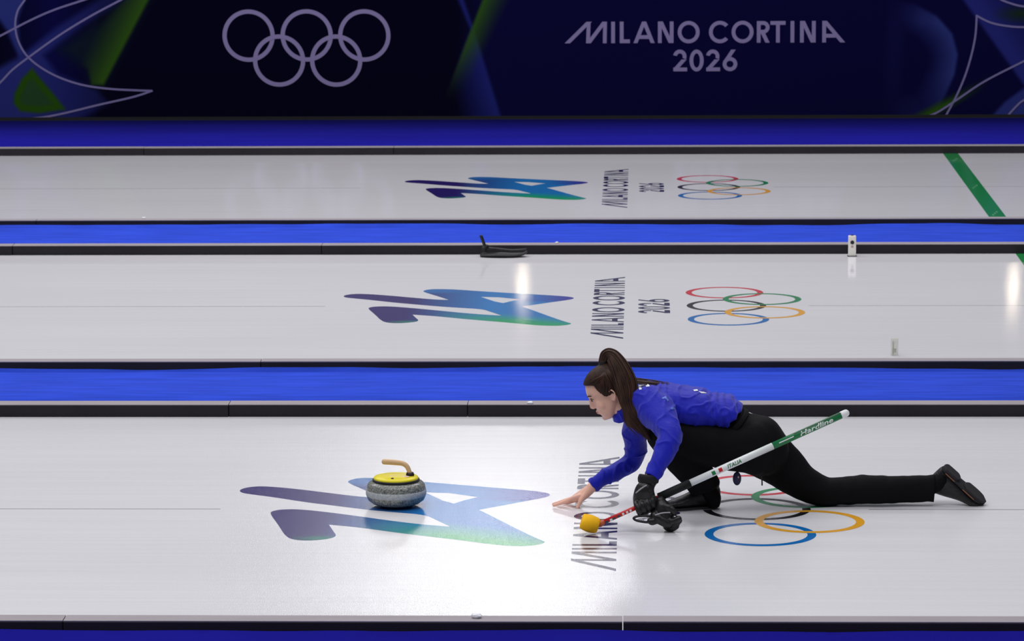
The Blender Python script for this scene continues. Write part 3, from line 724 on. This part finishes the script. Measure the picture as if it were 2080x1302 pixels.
# shoes in their own frame: x heel to toe, y across, z up from the sole
def shoe(name, frame, label, both, hs=1.0):
    sh_ = bmesh.new(); seg = 20
    S = [(0.000, .018, .075), (.012, .031, .088), (.035, .036, .094), (.07, .036, .095), (.10, .036, .086), (.135, .039, .072), (.17, .045, .058), (.205, .047, .048), (.235, .043, .040), (.258, .032, .033), (.272, .014, .024)]
    S = [(a_, b_, c_*hs) for a_, b_, c_ in S]; S = catmull(S, 3); rings = []
    for x, wd, h in S:
        ring = []
        for k in range(seg):
            t = 2*math.pi*k/seg; c, s = math.cos(t), math.sin(t)
            zz = .010+(h-.010)*(.5+.5*s) ; yy = wd*math.copysign(abs(c)**.75, c)*(1-.28*max(0, s)**1.5)
            ring.append(sh_.verts.new((x, yy, zz)))
        rings.append(ring)
    for a, b_ in zip(rings, rings[1:]):
        for k in range(seg): sh_.faces.new((a[k], a[(k+1) % seg], b_[(k+1) % seg], b_[k]))
    sh_.faces.new(list(reversed(rings[0]))); sh_.faces.new(rings[-1])
    sweep(sh_, [(.045, 0, .07, .040, .036), (.040, 0, .105, .036, .034), (.036, 0, .125, .036, .034)], 18, Vector((0, 1, 0)), 3)
    bmesh.ops.transform(sh_, matrix=frame, verts=sh_.verts)
    so = obj(name, fuse(sh_, .004, 3), LEATHER, person, world=True); tag(so, label)
    def slab(outline, z0, z1, nm, mt):
        bm = bmesh.new(); lo = [bm.verts.new((x, y, z0)) for x, y in outline]; hi = [bm.verts.new((x, y, z1)) for x, y in outline]
        n = len(outline); bm.faces.new(hi); bm.faces.new(list(reversed(lo)))
        for i in range(n): bm.faces.new((lo[i], lo[(i+1) % n], hi[(i+1) % n], hi[i]))
        bmesh.ops.recalc_face_normals(bm, faces=bm.faces)
        bevel(bm, .002, 1)
        bmesh.ops.transform(bm, matrix=frame, verts=bm.verts); obj(nm, bm, mt, so, False, world=True)
    def outl(x0, x1, n=14, k=1.04):
        n = 26
        up_ = []; 
        for i in range(n+1):
            x = x0+(x1-x0)*i/n
            wd = next((a[1]+(b_[1]-a[1])*(x-a[0])/(b_[0]-a[0]) for a, b_ in zip(S, S[1:]) if a[0] <= x <= b_[0]), .012)
            e = min(1, math.sqrt(max(.02, min(i, n-i)/n*6))); up_.append((x, wd*k*e))
        return up_ + [(x, -y) for x, y in reversed(up_)]
    if both:
        slab(outl(.001, .272), .004, .015, 'midsole', SOLE)
        slab(outl(.004, .105, 10, .98), -.010, .004, 'heel_sole', SOLE); slab(outl(.135, .271, 12, .98), -.008, .004, 'front_sole', SOLE)
        for y, a, b_ in ((.049, .14, .21), (.040, .03, .085)):
            bm = bmesh.new(); sweep(bm, [(a, y, .008, .0016, .0016), (b_, y+.001, .008, .0016, .0016)], 8, n=1)
            bmesh.ops.transform(bm, matrix=frame, verts=bm.verts); obj('trim_line', bm, TRIM, so, world=True)
    else:
        slab(outl(.001, .272), .004, .014, 'sole', SOLE); slab(outl(.01, .268, 14, .96), 0, .004, 'slider', pmat('white_slider', srgb(215, 215, 218), .3, .5))
    # laces
    bm = bmesh.new()
    for i in range(4):
        x = .125+.02*i; hz = .078-.013*i
        sweep(bm, [(x, -.026, hz-.012, .0022, .0022), (x+.004, 0, hz+.004, .0022, .0022), (x, .026, hz-.012, .0022, .0022)], 8, Vector((1, 0, 0)), 4)
    bmesh.ops.transform(bm, matrix=frame, verts=bm.verts); obj('laces', bm, BLACK, so, world=True)
    return so
def frame_of(o_, xa, za):
    xa = Vector(xa).normalized(); ya = Vector(za).cross(xa).normalized(); za = xa.cross(ya)
    m = Matrix((xa, ya, za)).transposed().to_4x4(); m.translation = o_; return m
hp = ground(1462, 1031); tp = ground(1352, 1037)
shoe('shoe', frame_of(hp, (tp-hp), (0, 0, 1)), 'flat black sliding shoe under the body', False, 1.28)
h2 = B(1910, 946, .10); t2 = B(1984, 1010, .10)
ax_ = (B(1996, 1022, .10)-B(1908, 944, .10)).normalized()
nrm = Vector((ax_.z, 0, -ax_.x)); nrm = -nrm if nrm.x < 0 else nrm      # the sole faces back and up
soled = (nrm + Vector((0, -.30, 0))).normalized()
shoe('shoe', frame_of(B(1916, 945, .10), ax_, -soled), 'black trailing shoe with its sole turned up', True, 1.4)

for pts in ([(1422, 972, -.02, 15, .036), (1434, 990, -.01, 15, .036), (1447, 1008, 0, 17, .037), (1449, 1020, 0, 15, .034)],
            [(1868, 992, .10, 15, .036), (1888, 989, .10, 17, .038), (1902, 982, .10, 17, .038), (1912, 974, .10, 13, .034)]):
    bm = bmesh.new(); sw(bm, pts, 20, 4); obj('sock', fuse(bm, .004, 2), TROUS, person, world=True)

# hair: swept-back cap, tie and long ponytail
def hb(u):
    P_ = [(-.09, -.045), (-.045, -.035), (-.012, -.026), (-.008, .012), (0, .022), (.025, .032), (.04, .036), (.068, .040), (.078, .060), (.086, .085), (.2, .2)]
    for (a, x), (b_, y) in zip(P_, P_[1:]):
        if a <= u <= b_: return x+(y-x)*(u-a)/(b_-a)
    return -.05
tmp = bmesh.new(); head_loft(tmp, .009, 220, 12)
cap_f = []
for f in tmp.faces:
    c = f.calc_center_median()-HCEN; ff, uu = c.dot(Hf), c.dot(Hu)
    if ff > hb(uu) or uu < -.085: cap_f.append(f)
bmesh.ops.delete(tmp, geom=cap_f, context='FACES')
bmesh.ops.recalc_face_normals(tmp, faces=tmp.faces)
r = bmesh.ops.solidify(tmp, geom=list(tmp.faces), thickness=.010)
# strands combed over the cap to the tie
TIE = B(1223, 738, 0)
hairbm = tmp
def strand(bm, pts, r_, seg=5): sweep(bm, [(*p, r_*k, r_*k) for p, k in pts], seg, Vector((0, 1, 0)), 3, cap=False)
hair = obj('hair', hairbm, HAIRC, person, world=True); tag(hair, 'dark brown hair pulled back tight')
st_bm = bmesh.new()
for i in range(150):
    s = random.uniform(-1, 1); u = random.uniform(-.07, .085)
    f0 = min(hb(u), .078)-random.uniform(0, .05); 
    def surf(f, s_, uu, g_=.0135):
        # point on the grown head for a given height and front-back place
        rr = next(((a, b_) for a, b_ in zip(rows_h, rows_h[1:]) if a[0] >= uu >= b_[0]), (rows_h[0], rows_h[0]))
        t = (rr[0][0]-uu)/max(1e-6, rr[0][0]-rr[1][0]); a_, b2, w2 = [rr[0][k]+(rr[1][k]-rr[0][k])*t for k in (1, 2, 3)]
        c = (a_+b2)/2; h_ = (a_-b2)/2+g_; x = max(-.995, min(.995, (f-c)/h_)); y = (w2+g_)*math.sqrt(1-x*x)
        return H(f, y*s_, uu*(1.05 if uu > 0 else 1))
    sg = 1 if s > 0 else -1
    p0 = surf(f0, sg, u); p1 = surf(f0*.65-.018, sg, u*.7+.03); p2 = surf(f0*.3-.035, sg, .088); p3 = TIE + Vector((random.uniform(-.008, .008), random.uniform(-.010, .010), -.004))
    strand(st_bm, [(p0, .3), (p1, 1), (p2, 1), (p3, .8)], random.uniform(.0012, .0022))
obj('combed_strands', st_bm, HAIRM, hair, world=True)
bm = bmesh.new(); sweep(bm, [(*(TIE+Vector((.002, 0, -.008))), .018, .018), (*(TIE+Vector((.006, 0, .006))), .0185, .0185)], 18, n=1)
obj('hair_tie', bm, BLACK, person, world=True)
PT = [(1224, 740, 0, 8, .016), (1230, 722, 0, 11, .022), (1243, 722, -.02, 14, .028), (1259, 748, -.05, 20, .036), (1272, 785, -.085, 23, .036), (1277, 822, -.12, 15, .027), (1291, 850, -.15, 13, .020), (1307, 873, -.165, 9, .012), (1320, 893, -.17, 3, .006)]
pb_ = bmesh.new(); sw(pb_, [(u, v, d, r_*.82, rd*.8) for u, v, d, r_, rd in PT], 20, 6)
pony = obj('ponytail', pb_, HAIRC, person, world=True); tag(pony, 'long brown ponytail falling over the shoulder')
sb = bmesh.new(); CP = catmull(PT, 4)
for i in range(210):
    a = random.uniform(0, 2*math.pi); q = random.uniform(.72, 1.0); a1 = a+random.uniform(-.5, .5)
    spread = random.uniform(.95, 1.25); pts = []
    last = random.randint(int(len(CP)*.66), len(CP))
    for j, (u, v, d, r_, rd) in enumerate(CP[:last:2]):
        t = j/(len(CP)/2); aa = a+(a1-a)*t; tn = j
        k = q*(1+(spread-1)*t)
        i0 = max(0, 2*j-1); i1 = min(len(CP)-1, 2*j+1); tx, ty = CP[i1][0]-CP[i0][0], CP[i1][1]-CP[i0][1]; L_ = math.hypot(tx, ty)+1e-6
        nx_, ny_ = -ty/L_, tx/L_
        pts.append((B(u+nx_*r_*k*math.cos(aa), v+ny_*r_*k*math.cos(aa), d+rd*k*math.sin(aa)), 1 if t < .7 else .7))
    if len(pts) > 3: pts[-1] = (pts[-1][0], .2); strand(sb, pts, random.uniform(.0012, .0024), 5)
# flyaway wisps over the back and before the shoulder
for i in range(40):
    e_ = (random.uniform(1305, 1362), 0); k = random.uniform(0, 1)
    sx = random.uniform(-5, 5)
    P3 = [(1244+sx, 722+6*k, -.01, 1, 1), (1262+sx, 746+10*k, -.02, 1, 1), (1282+sx, 764+12*k, -.03, 1, 1), ((1282+e_[0])/2+6, 772+9*k, -.02, 1, 1), (e_[0], 777+6*k, -.01, 1, 1)]
    strand(sb, [(B(u, v, d-.05*k), 1 if j < 4 else .3) for j, (u, v, d, _, _) in enumerate(P3)], random.uniform(.0012, .0022), 5)
for i in range(30):
    k = random.uniform(-1, 1); en = random.uniform(868, 898)
    P3 = [(1268+8*k, 800, -.12), (1272+8*k, 835, -.15), (1279+8*k, 862, -.16), (1296+8*k+(en-868)*.5, en, -.165)]
    strand(sb, [(B(u, v, d), 1 if j < 3 else .2) for j, (u, v, d) in enumerate(P3)], .0018, 5)
obj('ponytail_strands', sb, HAIRM, pony, world=True)

# glove on the near hand, closed round the broom
HEAD = ground(1206, 1080); HEAD.z = .035
def bpt(u, v, t): return at(u, v, YP-.55+.33*t)
br0 = bpt(1216, 1065, 0); br1 = bpt(1714, 841, 1)
BD = (br1-br0).normalized(); BL = (br1-br0).length
def on(u):    # point of the shaft at a picture column
    t = (u-1216)/(1714-1216); return br0+(br1-br0)*t
gc = on(1309)
gb = bmesh.new()
gl = lambda u, v, dy, r_, rd: (*B(u, v, dy), r_*PX, rd)
GY = gc.y-YP
sweep(gb, [gl(1318, 966, -.457, 17, .040), gl(1317, 975, -.46, 20, .045), gl(1315, 984, -.465, 15.5, .038), gl(1310, 996, GY+.01, 20, .042), gl(1308, 1014, GY+.022, 22, .042), gl(1308, 1032, GY+.025, 19, .036), gl(1308, 1037, GY+.025, 17, .032)], 22, n=4, cap=False)
side_ = BD.cross(Vector((0, 1, 0))).normalized()
if side_.z < 0: side_ = -side_           # up, square to the shaft
out_ = Vector((0, -1, 0))                # towards the camera
for i in range(4):
    c = gc + BD*(-.036+.025*i); R_ = .027; rr = .0155-.0008*abs(i-1)
    pts = []
    for a in (150, 105, 60, 15, -30, -75, -115):
        a = math.radians(a); pts.append((*(c + side_*(R_*math.sin(a)) + out_*(R_*math.cos(a)+.004) - side_*.010), rr, rr))
    sweep(gb, pts, 12, BD, 3)
sweep(gb, [(*(gc+BD*.02+side_*.03+out_*.01), .016, .016), (*(gc+BD*.045+side_*.016+out_*.02), .014, .014), (*(gc+BD*.06+side_*(-.005)+out_*.024), .012, .012), (*(gc+BD*.062-side_*.02+out_*.016), .010, .010)], 12, n=3)
glove_on = obj('glove', fuse(gb, .0035, 2), LEATHER, person, world=True); tag(glove_on, 'black padded glove closed on the broom')
bm = bmesh.new(); sweep(bm, [gl(1318, 965, -.457, 19, .044), gl(1317, 972, -.46, 21.5, .048), gl(1316.5, 981, -.463, 20, .046)], 24, n=2, cap=False); obj('cuff', fuse(bm, .004, 2), pmat('glove_cuff', srgb(26, 26, 28), .55, .3, bump=((60, 60, 60), .5, .003)), glove_on, world=True)
bm = bmesh.new(); sweep(bm, [gl(1292, 1001, GY-.042, 1.3, .003), gl(1303, 992, GY-.042, 1.5, .003), gl(1313, 986, GY-.04, 1.2, .003)], 8); obj('piping', bm, pmat('grey_piping', srgb(150, 150, 155), .5, .4), glove_on, world=True)

# ------------------------------------------------------------------ broom
bro = empty('curling_broom', br0); tag(bro, 'white green and red curling broom with a yellow head held under the curler\'s arm', 'broom')
RED = pmat('red_shaft', srgb(196, 28, 34), .35, .5); GRN = pmat('green_shaft', srgb(22, 118, 66), .35, .5); WSH = pmat('white_shaft', srgb(232, 236, 236), .3, .5)
TEAL = pmat('dark_print', srgb(40, 78, 92), .4, .4); YPAD = pmat('yellow_pad', srgb(250, 190, 30), .75, .2, bump=((70, 70, 70), .4, .003))
def rod(u0_, u1_, r_, name, mat, parent=None, r2=None, seg=24):
    bm = bmesh.new(); sweep(bm, [(*on(u0_), r_, r_), (*on(u1_), r2 or r_, r2 or r_)], seg, n=1, cap=False)
    return obj(name, bm, mat, parent or bro, world=True)
rsh = rod(1219, 1348, .0105, 'lower_shaft', RED); tag(rsh, 'thin red lower shaft')
rod(1337, 1400, .0195, 'grip', pmat('black_rubber', srgb(24, 26, 26), .6, .3)); 
wsh = rod(1396, 1568, .0165, 'white_shaft', WSH)
gsh = rod(1566, 1712, .0163, 'green_shaft', GRN)
bm = bmesh.new(); sweep(bm, [(*on(1710), .0172, .0172), (*on(1718), .0172, .0172)], 22, n=1); obj('end_cap', bm, WSH, bro, world=True)
rod(1394, 1399, .0178, 'collar', pmat('grey_metal', srgb(150, 152, 155), .3, .5, .6))
# rings of colour on the white shaft
def patch(u0_, u1_, a0, a1, r_, name, mat, parent, n=10):
    """a printed patch wrapped on the shaft between two columns and two angles (0 = towards the camera)"""
    bm = bmesh.new(); prev = None
    p0, p1 = on(u0_), on(u1_)
    for i in range(n+1):
        a = math.radians(a0+(a1-a0)*i/n); d = out_*math.cos(a)+side_*math.sin(a); d = (d-BD*d.dot(BD)).normalized()
        cur = (bm.verts.new(p0+d*r_), bm.verts.new(p1+d*r_))
        if prev: bm.faces.new((prev[0], prev[1], cur[1], cur[0]))
        prev = cur
    return obj(name, bm, mat, parent, world=True)
patch(1443, 1450, -30, 40, .0168, 'green_dot', GRN, wsh); patch(1457, 1464, -30, 40, .0168, 'red_dot', RED, wsh)
def shaft_text(txt, uc, size, mat, parent, r_, ang=5, wide=1.0, name='lettering'):
    cu = bpy.data.curves.new('t', 'FONT'); cu.body = txt; cu.size = size; cu.align_x = 'CENTER'; cu.align_y = 'CENTER'; cu.resolution_u = 2
    cu.shear = .25; cu.offset = .0006
    t = bpy.data.objects.new('t', cu); C.objects.link(t); dg = bpy.context.evaluated_depsgraph_get(); dg.update()
    me = bpy.data.meshes.new_from_object(t.evaluated_get(dg)); bpy.data.objects.remove(t)
    bm = bmesh.new(); bm.from_mesh(me); bmesh.ops.triangulate(bm, faces=bm.faces)
    bmesh.ops.subdivide_edges(bm, edges=[e for e in bm.edges if e.calc_length() > .004], cuts=2)
    c = on(uc)
    for v in bm.verts:
        a = v.co.y/r_+math.radians(ang); d = out_*math.cos(a)+side_*math.sin(a); d = (d-BD*d.dot(BD)).normalized()
        v.co = c + BD*(v.co.x*wide) + d*r_
    o_ = obj(name, bm, mat, parent, False, world=True); return o_
shaft_text('ITALIA', 1488, .026, GRN, wsh, .0172, 0, .95)
shaft_text('Hardline', 1655, .031, WSH, gsh, .0171, 0, 1.6)
bm = bmesh.new()
for a in (28,):
    pass
bm.free()
patch(1612, 1712, 40, 58, .01665, 'stripe', BLACK, gsh); patch(1580, 1610, 5, 20, .0166, 'stripe', WSH, gsh)
for u_, m_ in ((1228, TEAL), (1237, WSH), (1243, TEAL), (1252, TEAL)): patch(u_, u_+5, -60, 10, .0108, 'print_mark', m_, rsh)
for u_ in (1262, 1270, 1277): patch(u_, u_+4, -40, 20, .0108, 'print_mark', WSH, rsh)
# ferrule and pad
bm = bmesh.new(); sweep(bm, [(*on(1213), .010, .010), (*on(1218), .016, .016), (*on(1224), .013, .013)], 20, n=2); obj('ferrule', bm, pmat('copper_joint', srgb(196, 92, 60), .4, .5), bro, world=True)
# a padded cup: wide face to the left, a tail to the shaft
pax = (B(1177, 1058, -.55)-B(1216, 1070, -.55)).normalized()
pc0 = B(1216, 1069, -.55); pc1 = B(1181, 1058, -.55)
L_ = (pc1-pc0).length
hb_ = bmesh.new()
sweep(hb_, [(*(pc0), .028, .030), (*(pc0.lerp(pc1, .12)), .036, .040), (*(pc0.lerp(pc1, .5)), .040, .058), (*(pc0.lerp(pc1, .86)), .036, .066), (*(pc0.lerp(pc1, 1.0)), .031, .062)], 28, n=3, cap=False)
hm_ = fuse(hb_, .0035, 3); 
zmin = min(v.co.z for v in hm_.vertices); 
for v in hm_.vertices: v.co.z = max(v.co.z, .0015)
hp_ = obj('brush_pad', hm_, YPAD, bro, world=True); tag(hp_, 'yellow fabric brush head')

# ------------------------------------------------------------------ the spare glove hanging from the same hand
sg_c = B(1345, 1062, -.50)
sg = empty('glove', (sg_c.x, sg_c.y, 0)); tag(sg, 'empty black glove dangling onto the ice below the gloved hand', 'glove')
b_ = bmesh.new()
sgl = lambda u, v, dy, r_, rd: (*B(u, v, dy), r_*PX, rd)
sweep(b_, [sgl(1342, 1018, -.49, 10, .03), sgl(1346, 1032, -.50, 17, .040), sgl(1350, 1046, -.50, 19, .044), sgl(1356, 1058, -.50, 15, .042)], 20)
sweep(b_, [sgl(1330, 1046, -.52, 9, .028), sgl(1345, 1056, -.52, 11, .034), sgl(1358, 1062, -.52, 10, .034)], 16)
for (a1, a2, a3) in (((1356, 1058, -.53), (1370, 1058, -.54), (1379, 1053, -.54)), ((1360, 1064, -.51), (1372, 1065, -.52), (1380, 1058, -.52)), ((1358, 1068, -.50), (1366, 1073, -.51), (1374, 1069, -.52)),
                     ((1354, 1069, -.48), (1360, 1074, -.49), (1362, 1076, -.50)), ((1336, 1056, -.53), (1326, 1060, -.54), (1319, 1058, -.54)), ((1352, 1030, -.52), (1364, 1034, -.53), (1370, 1042, -.53))):
    sweep(b_, [sgl(*a1, 7.5, .016), sgl(*a2, 7, .015), sgl(*a3, 6, .013)], 12, n=3)
obj('glove_shell', fuse(b_, .0035, 2, .5, lambda p: .003*noise.noise(p*40)), LEATHER, sg, world=True)
b_ = bmesh.new(); lp = [(1335, 1051, -.52), (1312, 1048, -.53), (1294, 1049, -.53), (1287, 1053, -.53), (1295, 1058, -.53), (1315, 1061, -.53), (1333, 1060, -.53)]
sweep(b_, [sgl(*p, 2.4, .007) for p in lp], 10, n=4); obj('cuff_strap', b_, LEATHER, sg, world=True)
b_ = bmesh.new(); sweep(b_, [sgl(1331, 1046, -.555, 1.0, .002), sgl(1345, 1042, -.558, 1.2, .002), sgl(1361, 1041, -.556, 1.0, .002)], 8); obj('piping', b_, pmat('white_piping', srgb(170, 170, 176), .5, .4), sg, world=True)

# ------------------------------------------------------------------ stopwatch hanging by the hip
swc = B(1497, 972, -.10); sw_ = empty('stopwatch', swc); tag(sw_, 'small oval navy stopwatch hanging below the curler\'s thigh', 'stopwatch')
b_ = bmesh.new(); ellipsoid(b_, swc, (.020, .010, .033), None, 28, 18); obj('case', b_, pmat('navy_plastic', srgb(22, 22, 66), .35, .5), sw_, world=True)
b_ = bmesh.new(); ellipsoid(b_, swc+Vector((.006, -.0085, .008)), (.004, .002, .006)); obj('button', b_, pmat('beige_button', srgb(200, 170, 150), .5, .4), sw_, world=True)
b_ = bmesh.new(); sweep(b_, [(*(swc+Vector((0, 0, .03))), .0025, .0025), (*(swc+Vector((.002, .004, .055))), .0025, .0025), (*(swc+Vector((.004, .01, .085))), .0025, .0025)], 8); obj('cord', b_, BLACK, sw_, world=True)
b_ = bmesh.new(); sweep(b_, [(*B(1546, 955, -.02), .003, .004), (*B(1547.5, 970, -.03), .003, .004), (*B(1548, 985, -.03), .0035, .004)], 8); obj('drawcord', b_, BLACK, person, world=True)

# ------------------------------------------------------------------ small devices on the middle sheet
yf = D0+SP+FAR
def mp(u, v, y): return at(u, v, y)
c0 = ground(1024, 521); base = empty('sensor_base', (c0.x, yf-.11, 0))
tag(base, 'low black curved base with a short tilted post at the middle sheet\'s far edge', 'equipment')
b_ = bmesh.new(); Wd = .165
pts = [(-Wd+.004, -.03, .012, .010, .03), (-.09, -.035, .016, .014, .05), (-.02, -.04, .018, .016, .055), (.06, -.04, .016, .014, .05), (.13, -.03, .022, .012, .035), (.158, -.02, .036, .008, .02)]
sweep(b_, pts, 18, n=4)
sweep(b_, [(-.145, .0, .02, .026, .02), (-.142, .005, .055, .022, .018), (-.125, .01, .072, .014, .014)], 14, n=3)
sweep(b_, [(-.15, .02, .06, .008, .02), (-.04, .03, .05, .007, .02), (.06, .03, .04, .007, .02), (.155, .01, .05, .006, .015)], 12, n=3)
m_ = fuse(b_, .004, 2)
for v in m_.vertices: v.co.z = max(v.co.z, .001)
obj('base', m_, BLACK, base)
b_ = bmesh.new(); sweep(b_, [(-.132, .005, .06, .011, .012), (-.148, .005, .105, .011, .012), (-.162, .005, .142, .012, .012)], 16, n=3); obj('post', b_, pmat('dark_post', srgb(20, 26, 26), .4, .5), base)
bp_ = ground(1731, 521); sx = empty('timing_sensor', (bp_.x, bp_.y+.02, 0)); tag(sx, 'small upright white box with a round black lens on the middle sheet', 'sensor')
b_ = bmesh.new(); box(b_, (-.027, -.02, .001), (.027, .02, .146)); bevel(b_, .005, 3); obj('case', b_, WHITE, sx)
b_ = bmesh.new(); lathe(b_, [(.0, .026), (.010, .026), (.0135, .024), (.0135, .018)], 28, Matrix.Translation((0, 0, .10)) @ Matrix.Rotation(math.radians(90), 4, 'X')); obj('lens', b_, BLACK, sx)
b_ = bmesh.new(); lathe(b_, [(.010, .144), (.009, .152), (0, .153)], 20); obj('knob', b_, BLACK, sx)
b_ = bmesh.new(); box(b_, (-.008, -.0215, .062), (.008, -.0195, .078)); obj('emblem', b_, pmat('faded_print', srgb(190, 160, 158), .5, .4), sx, False)
b_ = bmesh.new(); box(b_, (-.032, -.024, 0), (.032, .024, .004)); obj('foot', b_, BLACK, sx, False)
bq_ = ground(1817, 722); cl = empty('timing_sensor', (bq_.x, bq_.y, 0)); tag(cl, 'small frosted clear box standing at the near edge of the middle sheet', 'sensor')
FR = pmat('frosted_clear', srgb(222, 222, 212), .45, .4); FR.node_tree.nodes['Principled BSDF'].inputs['Alpha'].default_value = .42
b_ = bmesh.new(); box(b_, (-.021, -.014, .001), (.021, .014, .105)); bevel(b_, .003, 2); obj('case', b_, FR, cl)
b_ = bmesh.new(); box(b_, (-.012, -.003, .004), (-.004, .003, .085)); box(b_, (-.014, -.004, .018), (.010, .004, .042)); obj('circuit', b_, pmat('grey_inside', srgb(165, 165, 152), .6, .3), cl, False)
# crumbs of ice left on the foam
for (u, v, z, r_, lab) in ((968, 1255, .068, .022, 'white crumb of ice on the foam divider at the bottom of the picture'), (1077, 820, .068, .016, 'white crumb of ice on the divider just left of the curler\'s head'),
                         (292, 444, .068, .014, 'white crumb of ice on the farthest sheet\'s near divider, at left'), (1131, 494, .068, .012, 'tiny white crumb of ice on the middle sheet\'s far divider')):
    p = ground(u, v, z); b_ = bmesh.new(); bmesh.ops.create_icosphere(b_, subdivisions=3, radius=1)
    for vv in b_.verts:
        n_ = 1+.35*noise.noise(vv.co*2.2+Vector((u, 0, 0))); vv.co = Vector((vv.co.x*r_*n_, vv.co.y*r_*n_*.8, max(0, (vv.co.z*.5+.35)*r_*n_)))
    o = obj('ice_crumb', b_, pmat('snow', srgb(240, 242, 248), .5, .4)); o.location = p; tag(o, lab, 'ice', 'ice crumbs on the dividers')
